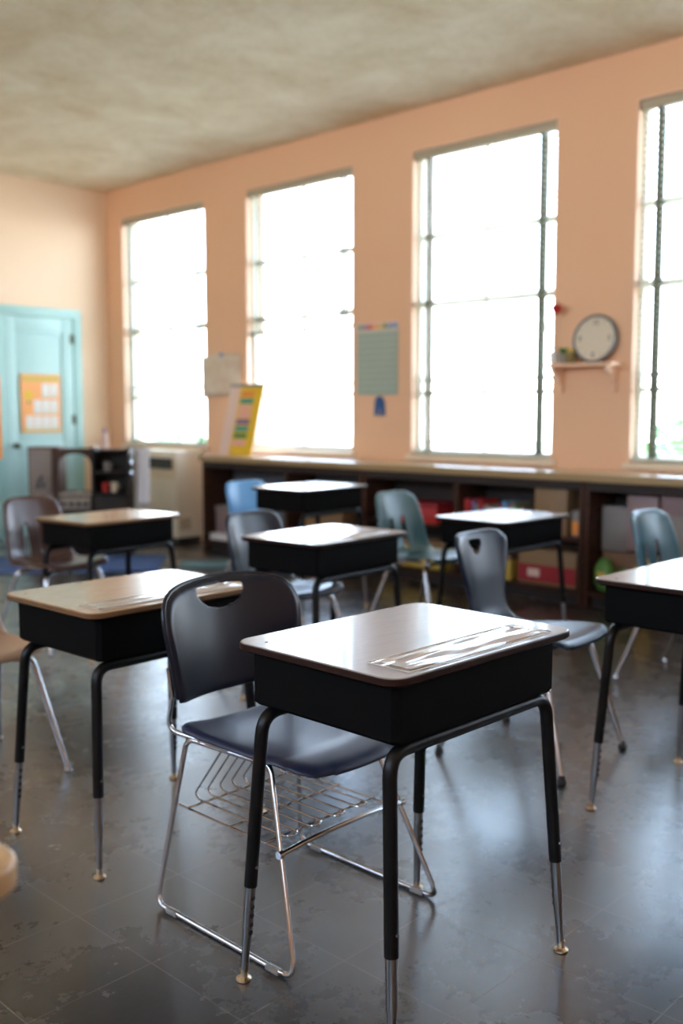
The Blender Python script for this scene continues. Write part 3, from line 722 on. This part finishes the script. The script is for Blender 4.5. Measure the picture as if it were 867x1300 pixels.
p_ = MB(); p_.lathe([(.014, .14), (.014, .175), (.010, .18)], 'purple', seg=14); p_.build('cap', tt)

# rug and mat
t = MB(); t.box((-.85, -.50, 0), (.70, .38, .012), 'rug', .005); o = t.build('blue_rug', loc=(4.33, 7.10, 0)); o.rotation_euler = (0, 0, math.radians(-41)); tag(o, 'flat blue rug lying in front of the toy kitchen', 'rug')
t = MB(); t.box((-.32, -.18, 0), (.32, .18, .02), 'mat_teal', .008); o = t.build('floor_mat', loc=(5.08, 6.18, 0)); o.rotation_euler = (0, 0, math.radians(-41)); tag(o, 'small teal mat on the floor between the blue rug and the dark slate chair', 'mat')

# ------------------------------------------------------------------ student desks
def make_desk(z, top='desk_top', edge='desk_edge', name='student_desk'):
    t = bpy.data.objects.new(name, None); col.objects.link(t); t.empty_display_size = .1
    W, D = .61, .457
    p_ = MB(); p_.prism(rrect(W - .004, D - .004, .040, 8), z - .014, z, top); dt = p_.build('desktop', t)
    bv = dt.modifiers.new('b', 'BEVEL'); bv.width = .0025; bv.segments = 2; bv.limit_method = 'ANGLE'
    p_ = MB()
    out = rrect(W, D, .042, 8); inn = rrect(W - .006, D - .006, .039, 8); n = len(out)
    prof = [(out, z - .003), (out, z - .016)]
    vs = [(x, y, z - .0012) for x, y in inn] + [(x, y, z - .004) for x, y in out] + [(x, y, z - .014) for x, y in out] + [(x, y, z - .019) for x, y in rrect(W - .012, D - .012, .036, 8)]
    fs = []
    for k in range(3):
        for i in range(n): fs.append((k * n + i, k * n + (i + 1) % n, (k + 1) * n + (i + 1) % n, (k + 1) * n + i))
    fs.append(tuple(range(3 * n, 4 * n))[::-1])
    p_.add(vs, fs, edge); p_.build('edge_band', dt)
    # book box, open towards the pupil (+y)
    zb, zt = z - .139, z - .0195; hw, hd = .268, .198
    p_ = MB(); th = .006
    ol = [(-hw, hd), (-hw, -hd + .012), (-hw + .012, -hd), (hw - .012, -hd), (hw, -hd + .012), (hw, hd)]
    il = [(-hw + th, hd), (-hw + th, -hd + .014), (-hw + .014, -hd + th), (hw - .014, -hd + th), (hw - th, -hd + .014), (hw - th, hd)]
    n = 6
    vs = []
    for zz, o_ in ((zb + .008, ol), (zt, ol), (zt, il), (zb + .012, il)): vs += [(x, y, zz) for x, y in o_]
    sh = [(x * .97, (y + hd) * .985 - hd + .003 if y < hd else hd - .006, zb) for x, y in ol]; vs += sh
    fs = []
    for k in range(3):
        for i in range(n - 1): fs.append((k * n + i, k * n + i + 1, (k + 1) * n + i + 1, (k + 1) * n + i))
    for i in range(n - 1): fs.append((4 * n + i, 4 * n + i + 1, i + 1, i))
    fs.append(tuple(range(3 * n, 4 * n))); fs.append(tuple(range(4 * n, 5 * n)))
    fs += [(0, n, 2 * n, 3 * n), (n - 1, 2 * n - 1, 3 * n - 1, 4 * n - 1)]
    fs.append((4 * n, 0, 3 * n, 4 * n - 1, n - 1, 5 * n - 1))
    p_.add(vs, fs, 'box'); bx_ = p_.build('book_box', t, angle=30)
    p_ = MB(); p_.tube([(-hw + .01, hd, zb + .016), (hw - .01, hd, zb + .016)], .006, 'box', 8); p_.build('box_lip', bx_)
    # leg frames
    for sy in (-1, 1):
        yt = sy * .178; zc = zb - .0165
        p_ = MB(); p_.tube([(-.165, yt, zc), (.165, yt, zc)], .0145, 'leg', 14); cb = p_.build('crossbar', t)
        for sx in (-1, 1):
            ft = Vector((sx * .2915, sy * .215, 0)); kn = Vector((sx * .262, yt, zc))
            d = (ft - kn)
            j = kn + d * ((zc - .215) / zc)
            p_ = MB(); p_.tube([(sx * .1655, yt, zc), kn, j], .0145, 'leg', 14, corner=.075); p_.lathe([(.0035, 0), (.0035, .004), (.001, .005)], 'insert', kn + d * ((zc - .26) / zc) + Vector((0, -.0135, 0)), 8, Matrix.Rotation(PI / 2, 3, 'X')); lg = p_.build('leg', t)
            q = lambda zz: kn + d * ((zc - zz) / zc)
            p_ = MB(); p_.tube([q(.2145), q(.125), q(.095), q(.05), q(.022)], [.0118, .0118, .0098, .0085, .0085], 'insert', 14)
            if sy == 1:
                for hz in (.19, .17, .15, .13, .112):
                    p_.lathe([(.0058, 0), (.0050, .0012), (.0010, .0016)], 'hole', q(hz) + Vector((0, -.0112, 0)), 10, Matrix.Rotation(PI / 2, 3, 'X'))
            else:
                for hz in (.19, .17, .15, .13, .112):
                    p_.lathe([(.0058, 0), (.0050, .0012), (.0010, .0016)], 'hole', q(hz) + Vector((0, .0112, 0)), 10, Matrix.Rotation(-PI / 2, 3, 'X'))
            p_.build('leg_insert', lg)
            f2 = q(.0); p_ = MB(); p_.lathe([(.014, 0), (.0168, .002), (.0168, .0055), (.0135, .0075), (.009, .010), (.0080, .016), (.0090, .026)], 'brass', (f2.x, f2.y, 0), 16); p_.build('glide', lg)
    p_ = MB(); p_.lathe([(.004, 0), (.0035, .0008), (.001, .001)], 'leg', (-.262, .165, z), 10); p_.build('screw_head', t)
    return t
DESKS = [
    # u, v, yaw, z, top, edge, label
    (1.628, 1.350, -.012, .751, 'desk_top', 'desk_edge', 'nearest student desk, in focus, with dark edge band and a crinkled plastic sleeve on top'),
    (1.675, 2.426, .020, .712, 'desk_top_warm', 'desk_edge_warm', 'tan topped student desk left of the black wire-framed chair, in front of the tan seat'),
    (2.895, 4.425, .083, .692, 'desk_top_warm', 'desk_edge_warm', 'student desk at the back left, pulled up to the brown slotted chair'),
    (3.035, 2.987, .052, .707, 'desk_top', 'desk_edge', 'student desk in the middle of the room in front of the dark slate chair'),
    (4.320, 4.383, .036, .773, 'desk_top', 'desk_edge', 'farthest student desk, beside the light blue chair and close to the worktop'),
    (4.345, 2.968, -.018, .690, 'desk_top', 'desk_edge', 'student desk behind the hourglass navy chair, in front of the slotted green teal chair'),
    (2.983, 1.277, -.022, .727, 'desk_top', 'desk_edge', 'student desk cut by the right edge, in front of the hourglass navy chair'),
]
desk_roots = []
for (u, v, yaw, z, tp, ed, lab) in DESKS:
    d = make_desk(z, tp, ed); d.location = (u, v, 0); d.rotation_euler = (0, 0, yaw)
    tag(d, lab, 'desk', 'student desks in rows'); desk_roots.append(d)

t = thing('reading_table', 'blurred tan table corner poking in at the lower left, nearest the viewer', 'table', (.01, 1.285, 0), 0)
p_ = MB(); p_.prism(rrect(1.02, .66, .05, 8), .712, .745, 'desk_top_light'); o = p_.build('tabletop', t); bv = o.modifiers.new('b', 'BEVEL'); bv.width = .006; bv.segments = 3; bv.limit_method = 'ANGLE'
for sx in (-1, 1):
    for sy in (-1, 1):
        p_ = MB(); p_.tube([(sx * .34, sy * .2, .711), (sx * .35, sy * .21, .012)], .017, 'leg', 12); p_.lathe([(.019, 0), (.021, .006), (.018, .014)], 'rubber', (sx * .35, sy * .21, 0), 12); p_.build('leg', t)

# clear plastic sleeves on desks
def sleeve(desk, x, y, w, d, rot, label, seed, paper='paper'):
    rnd = random.Random(seed)
    u, v, yaw, z = desk[:4]
    c, s_ = math.cos(yaw), math.sin(yaw)
    t = thing('name_tag_sleeve', label, 'plastic sleeve', (u + c * x - s_ * y, v + s_ * x + c * y, z + .0006), yaw + rot, 'clear sleeves on the desks')
    p_ = MB(); p_.box((-w / 2 + .02, -d / 2 + .012, .0008), (w / 2 - .015, d / 2 - .012, .0022), paper); p_.build('paper_strip', t)
    nx, ny = 46, 14; ph = [rnd.uniform(0, 6) for _ in range(8)]
    vs = []; fs = []
    for j in range(ny + 1):
        for i in range(nx + 1):
            a, b = i / nx, j / ny
            e = min(1, min(a, 1 - a) * 14, min(b, 1 - b) * 5)
            h = .0040 + .0016 * math.sin(b * 13 + a * 4 + ph[0]) + .0008 * math.sin(a * 16 + b * 7 + ph[1]) + .0007 * math.sin(b * 27 - a * 9 + ph[2]) + .0002 * rnd.uniform(-1, 1)
            edge = .0022 * math.sin(a * 17 + ph[3]) if j in (0, ny) else 0
            vs.append((-w / 2 + w * a, -d / 2 + d * b + edge, .0006 + max(.002, h) * e))
    for j in range(ny):
        for i in range(nx): q = j * (nx + 1) + i; fs.append((q, q + 1, q + nx + 2, q + nx + 1))
    p_ = MB(); p_.add(vs, fs, 'clear_vinyl'); p_.build('clear_cover', t)
    p_ = MB(); p_.tube([(-w / 2, -d / 2, .0016), (w / 2, -d / 2, .0016), (w / 2, d / 2, .0016), (-w / 2, d / 2, .0016)], .0011, 'paper_tan', 6, closed=True); p_.build('seam', t)
    p_ = MB(); p_.box((w / 2 - .045, d / 2 - .035, .0062), (w / 2 - .038, d / 2 - .015, .0078), 'grey_dark', .001); p_.build('fastener', t)
sleeve(DESKS[0], -.008, -.158, .475, .105, 0.0, 'clear crinkled plastic sleeve with white paper on the nearest desk', 1)
sleeve(DESKS[1], -.005, -.155, .52, .10, 0.0, 'clear crinkled sleeve with pinkish paper on the tan topped desk at left', 2, 'paper_tan')
sleeve(DESKS[3], -.02, -.15, .50, .10, 0.02, 'clear sleeve lying along the front edge of the middle desk', 3)
sleeve(DESKS[5], 0.0, -.04, .40, .12, .2, 'clear sleeve in the middle of the desk behind the hourglass navy chair', 4, 'paper_tan')

# ------------------------------------------------------------------ main wire chair
def make_wire_chair(loc, yaw, label):
    t = thing('wire_chair', label, 'chair', loc, yaw)
    # seat
    out = catmull([(-.196, .215), (-.203, .10), (-.204, 0), (-.201, -.10), (-.188, -.165), (-.15, -.208), (-.07, -.222), (0, -.225), (.07, -.222), (.15, -.208), (.188, -.165), (.201, -.10), (.204, 0), (.203, .10), (.196, .215), (.10, .225), (0, .228), (-.10, .225)], 5)
    def fs_(x, s, d):
        z = .452 - .014 * math.cos(x / .2 * PI / 2) * (1 if s > -.1 else max(0, 1 - (-.1 - s) / .1))
        if s < -.12: z -= 2.6 * (s + .12) ** 2 - .0
        if s > .12: z += 1.2 * (s - .12) ** 2
        z -= .014 * max(0, 1 - d / .014) ** 2
        return (x, s, z)
    sheet('seat', out, [], fs_, 'seat_plastic', .008, parent=t)
    # backrest
    ob = catmull([(-.206, -.006), (-.209, .02), (-.213, .06), (-.220, .13), (-.224, .19), (-.212, .235), (-.180, .262), (-.12, .276), (-.05, .282), (0, .283), (.05, .282), (.12, .276), (.180, .262), (.212, .235), (.224, .19), (.220, .13), (.213, .06), (.209, .02), (.206, -.006), (.19, -.012), (.10, -.014), (0, -.016), (-.10, -.014), (-.19, -.012)], 5)
    hole = [(-.010 + x, y) for x, y in [(-.080, .2600), (-.04, .2635), (0, .2645), (.04, .2635), (.080, .2600)] + [(.078 * math.cos(a), .252 - .050 * math.sin(a)) for a in [PI * k / 14 for k in range(1, 14)]]]
    def fb(x, s, d):
        y = .235 + .16 * s * .9 + .25 * s * s - .05 * (abs(x) / .22) ** 2.2
        y += .014 * max(0, 1 - d / .016) ** 2
        return (x, y, .525 + s * .965)
    sheet('backrest', ob, [hole], fb, 'black_plastic', .006, parent=t, step=.0075)
    # rolled rim of the backrest
    p_ = MB(); rim = [Vector(fb(x, s, 0)) for (x, s) in ob if s > .0]
    # reorder rim to run from the lower left over the top to the lower right
    k0 = 0
    p_.tube(rim, .0062, 'black_plastic', 8); p_.build('backrest_rim', t)
    # frame: each side a closed sled loop
    for sx in (-1, 1):
        p_ = MB()
        zr = .428
        loop = [(sx * .187, .200, zr - .002), (sx * .168, -.085, zr - .004), (sx * .250, -.250, .0075), (sx * .250, .250, .0075)]
        p_.tube(loop, .0068, 'chrome', 12, corner=.032, closed=True); sd = p_.build('sled_frame', t)
        p_ = MB(); p_.tube([(sx * .180, .05, zr + .003), (sx * .184, .185, zr + .003), (sx * .200, .262, zr + .010), (sx * .205, .232, .53), (sx * .209, .240, .60)], .0066, 'chrome', 12, corner=.035)
        p_.build('back_upright', t)
        for yy in (.185, -.180):
            p_ = MB(); p_.box((sx * .250 - .0085, yy - .021, 0), (sx * .250 + .0085, yy + .021, .013), 'glide_clear', .004); p_.build('glide', sd)
    p_ = MB(); p_.tube([(-.207, -.160, .248), (-.14, -.164, .256), (-.06, -.167, .261), (.06, -.167, .261), (.14, -.164, .256), (.207, -.160, .248)], .0062, 'chrome', 12); p_.lathe([(.009, 0), (.009, .012)], 'chrome', (-.215, -.16, .248), 10, Matrix.Rotation(PI / 2, 3, 'Y')); p_.lathe([(.009, 0), (.009, .012)], 'chrome', (.203, -.16, .248), 10, Matrix.Rotation(PI / 2, 3, 'Y')); p_.build('front_crossbar', t)
    # seat support rods
    p_ = MB(); p_.tube([(-.178, -.04, .428), (.178, -.04, .428)], .005, 'chrome', 8); p_.tube([(-.19, .15, .430), (.19, .15, .430)], .005, 'chrome', 8); p_.build('seat_rods', t)
    # book rack: four hairpins, two side wires, three cross wires
    rk = MB(); rw = .0026; zb = .252
    for i in range(4):
        xc = -.120 + i * .080; hw = .020
        rk.tube([(xc - hw, .105, .424), (xc - hw, .232, zb + .012), (xc - hw, .215, zb), (xc - hw, -.110 , zb), (xc + hw, -.110, zb), (xc + hw, .215, zb), (xc + hw, .232, zb + .012), (xc + hw, .105, .424)], rw, 'chrome', 8, corner=.018)
    for x in (-.183, .183):
        rk.tube([(x, .175, .430), (x, .190, .448), (x, .205, .430), (x, .250, zb - .008), (x, -.155, zb - .008)], rw, 'chrome', 8, corner=.012)
    for y, z in ((.205, zb - .006), (.04, zb - .006), (-.085, zb - .006)):
        rk.tube([(-.188, y, z), (.188, y, z)], rw * 1.15, 'chrome', 8)
    rk.tube([(-.16, .105, .424), (.16, .105, .424)], rw, 'chrome', 8)
    rk.build('book_rack', t)
    return t
make_wire_chair((1.655, 1.725, 0), 0, 'black chair with chrome sled legs and wire book rack at the nearest desk')

# ------------------------------------------------------------------ moulded shell chairs
PROF = [(-.215, .415), (-.205, .432), (-.17, .441), (-.08, .434), (.03, .424), (.11, .424), (.155, .440), (.182, .475), (.198, .54), (.213, .62), (.232, .70), (.252, .775)]
PC = catmull(PROF, 8, closed=False)
PL = [0]
for i in range(1, len(PC)): PL.append(PL[-1] + math.dist(PC[i], PC[i - 1]))
LT = PL[-1]
def prof_at(s):
    s = max(0, min(LT, s)); i = 1
    while i < len(PL) - 1 and PL[i] < s: i += 1
    k = (s - PL[i - 1]) / (PL[i] - PL[i - 1])
    y = PC[i - 1][0] * (1 - k) + PC[i][0] * k; z = PC[i - 1][1] * (1 - k) + PC[i][1] * k
    ty, tz = PC[i][0] - PC[i - 1][0], PC[i][1] - PC[i - 1][1]; l = math.hypot(ty, tz)
    return y, z, (-tz / l, ty / l)          # inward normal (towards the sitter)
def half(pts): return pts + [(-x, s) for x, s in reversed(pts) if x > 1e-6]
def shell_outline(kind):
    L = LT
    if kind == 'waist':
        h = [(0, 0), (.10, .002), (.165, .02), (.195, .07), (.200, .15), (.192, .26), (.165, .345), (.135, .40), (.122, .455), (.132, .53), (.160, .62), (.172, .68), (.160, L - .03), (.125, L - .006), (0, L)]
    elif kind == 'plain':
        h = [(0, 0), (.10, .002), (.170, .02), (.198, .07), (.203, .15), (.200, .30), (.190, .40), (.185, .48), (.188, .58), (.182, .67), (.165, L - .03), (.125, L - .006), (0, L)]
    else:
        h = [(0, 0), (.10, .002), (.170, .02), (.200, .07), (.208, .15), (.208, .30), (.205, .40), (.200, .50), (.190, .60), (.170, .69), (.148, L - .028), (.11, L - .006), (0, L)]
    return catmull(half(h), 5)
def shell_holes(kind):
    if kind == 'waist':
        return [[(-.060, LT - .036), (-.010, LT - .036), (.022, LT - .038), (.016, LT - .055), (-.012, LT - .088), (-.026, LT - .088), (-.052, LT - .055)]]
    if kind == 'slots':
        out = []
        for s_ in (-1, 1):
            out.append(catmull([(s_ * .036, .42), (s_ * .034, .50), (s_ * .040, .57), (s_ * .049, .595), (s_ * .058, .57), (s_ * .063, .50), (s_ * .064, .42), (s_ * .050, .405)], 4))
        return out
    return []
def make_shell_chair(kind, colour, scale=1.):
    t = bpy.data.objects.new('shell_chair', None); col.objects.link(t); t.empty_display_size = .1
    bend0, bend1 = .30, .44
    def fn(x, s, d):
        y, z, (ny, nz) = prof_at(s)
        k = (s - bend0) / (bend1 - bend0); k = max(0, min(1, k)); k = k * k * (3 - 2 * k)
        up = (.018 + .030 * k) * (abs(x) / .2) ** 2.4          # sides curl towards the sitter
        roll = .016 * max(0, 1 - d / .016) ** 2                 # rolled edge
        o = up - roll
        return (x, y + ny * o, z + nz * o)
    sh = sheet('seat_shell', shell_outline(kind), shell_holes(kind), fn, colour, .005, step=.0095, parent=t)
    p_ = MB(); p_.tube([(-.12, -.105, .398), (.12, -.105, .398)], .009, 'chrome_dull', 8); p_.tube([(-.12, .085, .398), (.12, .085, .398)], .009, 'chrome_dull', 8)
    for x in (-.11, .11): p_.box((x - .012, -.12, .404), (x + .012, .10, .413), 'chrome_dull', .002)
    p_.build('seat_bracket', t)
    for sy in (-1, 1):
        for sx in (-1, 1):
            y0_ = -.105 if sy < 0 else .085
            p_ = MB(); p_.tube([(sx * .10, y0_, .397), (sx * .168, y0_ + sy * .025, .390), (sx * .228, sy * .238, .022)], [.0115, .0125, .0095], 'chrome_dull', 12, corner=.045); lg = p_.build('leg', t)
            p_ = MB(); p_.lathe([(.013, 0), (.0155, .004), (.0145, .012), (.010, .022), (.0095, .032)], 'rubber' if kind == 'waist' else 'chrome_dull', (sx * .229, sy * .240, 0), 14); p_.build('glide', lg)
    if scale != 1: t.scale = (scale,) * 3
    return t
CHAIRS = [
    # kind colour u v yaw scale label
    ('slots', 'tan', 1.52, 3.20, 0., 1., 'tan moulded chair mostly out of frame behind the tan topped desk at left'),
    ('slots', 'brown', 2.76, 4.72, .1, 1., 'brown moulded chair with slotted back at the back left desk'),
    ('plain', 'navy2', 3.08, 3.28, .05, .99, 'dark slate moulded chair without slots behind the middle desk'),
    ('plain', 'ltblue', 4.35, 4.80, 0., 1., 'light blue moulded chair at the farthest desk'),
    ('slots', 'teal_dark', 4.29, 3.44, 0., 1.01, 'green teal chair with slotted back and whole seat showing, beside the middle desk'),
    ('waist', 'navy', 3.03, 1.93, .06, 1.02, 'navy chair with an hourglass back and a triangular handle hole'),
    ('slots', 'teal', 4.34, 1.93, -.05, 1., 'teal blue chair with slotted back behind the desk cut by the right edge'),
]
protos = {}
for (kind, colour, u, v, yaw, sc, lab) in CHAIRS:
    t = make_shell_chair(kind, colour, sc); t.location = (u, v, 0); t.rotation_euler = (0, 0, yaw)
    tag(t, lab, 'chair', 'moulded shell chairs')

# desk of the rear right pupil, out of frame
# ------------------------------------------------------------------ outdoors
mb = MB(); mb.box((WX + WT + .01, -30, -.9), (60, 60, -.8), 'bounce_ground'); o = mb.build('outside_bounce_ground', smooth=False); struct(o)  # unseen ground, made pale and warm to bounce light onto the ceiling
def bush(x, y, r, h, label, seed):
    rnd = random.Random(seed); t = thing('garden_shrub', label, 'shrub', (x, y, -.8), 0, 'shrubs outside the windows')
    p_ = MB(); vs = []; fs = []
    for i in range(900):
        a = rnd.uniform(0, 2 * PI); b = math.acos(rnd.uniform(-1, 1)); q = r * rnd.uniform(.6, 1)
        c = Vector((q * math.sin(b) * math.cos(a), q * math.sin(b) * math.sin(a), h / 2 + h / 2 * math.cos(b) * rnd.uniform(.6, 1)))
        d1 = Vector((rnd.uniform(-1, 1), rnd.uniform(-1, 1), rnd.uniform(-1, 1))).normalized() * .08; d2 = d1.orthogonal().normalized() * .035
        k = len(vs); vs += [c - d1, c + d2, c + d1, c - d2]; fs.append((k, k + 1, k + 2, k + 3))
    p_.add(vs, fs, 'green'); p_.build('foliage', t, smooth=False)
    p_ = MB(); p_.tube([(0, 0, 0), (0, .05, h * .5)], [.05, .02], 'bark', 8); p_.tube([(0, 0, h * .2), (.15, -.1, h * .6)], [.03, .01], 'bark', 8); p_.build('stem', t)
bush(8.2, 3.75, .55, 2.1, 'green shrub outside the nearest window, showing low behind the glass', 1)
bush(9.5, 5.4, .6, 2.0, 'green shrub outside low behind the wide window', 2)
bush(8.6, 11.3, .6, 2.1, 'green shrub outside the farthest window, showing above the heater', 3)

# ------------------------------------------------------------------ light
w = bpy.data.worlds.new('World'); scn.world = w; w.use_nodes = True
nt = w.node_tree; bg = nt.nodes['Background']
bg.inputs['Strength'].default_value = 10.0
tcw = nt.nodes.new('ShaderNodeTexCoord'); sx_ = nt.nodes.new('ShaderNodeSeparateXYZ'); rw_ = nt.nodes.new('ShaderNodeValToRGB')
e_ = rw_.color_ramp.elements; e_[0].position = 0; e_[0].color = (.95, .97, 1, 1); e_[1].position = 1; e_[1].color = (.55, .72, 1, 1)
k_ = e_.new(.10); k_.color = (.80, .90, 1, 1); k_ = e_.new(.30); k_.color = (.50, .70, 1, 1)
nt.links.new(tcw.outputs['Generated'], sx_.inputs[0]); nt.links.new(sx_.outputs['Z'], rw_.inputs['Fac']); nt.links.new(rw_.outputs['Color'], bg.inputs['Color'])
def portal(x, y0_, y1_, z0_, z1_, sgn):
    l = bpy.data.lights.new('window_daylight', 'AREA'); l.shape = 'RECTANGLE'; l.size = y1_ - y0_; l.size_y = z1_ - z0_; l.cycles.is_portal = True
    o = bpy.data.objects.new('window_daylight', l); col.objects.link(o); o.location = (x, (y0_ + y1_) / 2, (z0_ + z1_) / 2)
    o.rotation_euler = Vector((sgn, 0, 0)).to_track_quat('-Z', 'Z').to_euler()
for a, b in WIN: portal(WX + WT + .005, a, b, ZL, ZH, -1)
for a, b in FILL_WIN: portal(X0 - WT - .005, a, b, LZ, LH, 1)  # portals of the added fill windows

# ------------------------------------------------------------------ camera and colour
cd = bpy.data.cameras.new('Camera'); cam = bpy.data.objects.new('Camera', cd); col.objects.link(cam)
cd.sensor_fit = 'VERTICAL'; cd.sensor_height = 36; cd.lens = 36 * 1264 / 1300
cam.location = (0, 0, 1.2285); cam.rotation_euler = (PI / 2 - .1003, 0, math.radians(-46.4))
cd.dof.use_dof = True; cd.dof.focus_distance = 2.0; cd.dof.aperture_fstop = 2.2
cd.clip_start = .05
scn.camera = cam
vs_ = scn.view_settings; vs_.view_transform = 'Standard'; vs_.look = 'None'; vs_.exposure = 0.88; vs_.gamma = 1; vs_.use_curve_mapping = False
cy = scn.cycles; cy.use_denoising = True; cy.max_bounces = 12; cy.diffuse_bounces = 8; cy.glossy_bounces = 5; cy.transparent_max_bounces = 24; cy.transmission_bounces = 6; cy.sample_clamp_indirect = 12; cy.caustics_reflective = False; cy.caustics_refractive = False
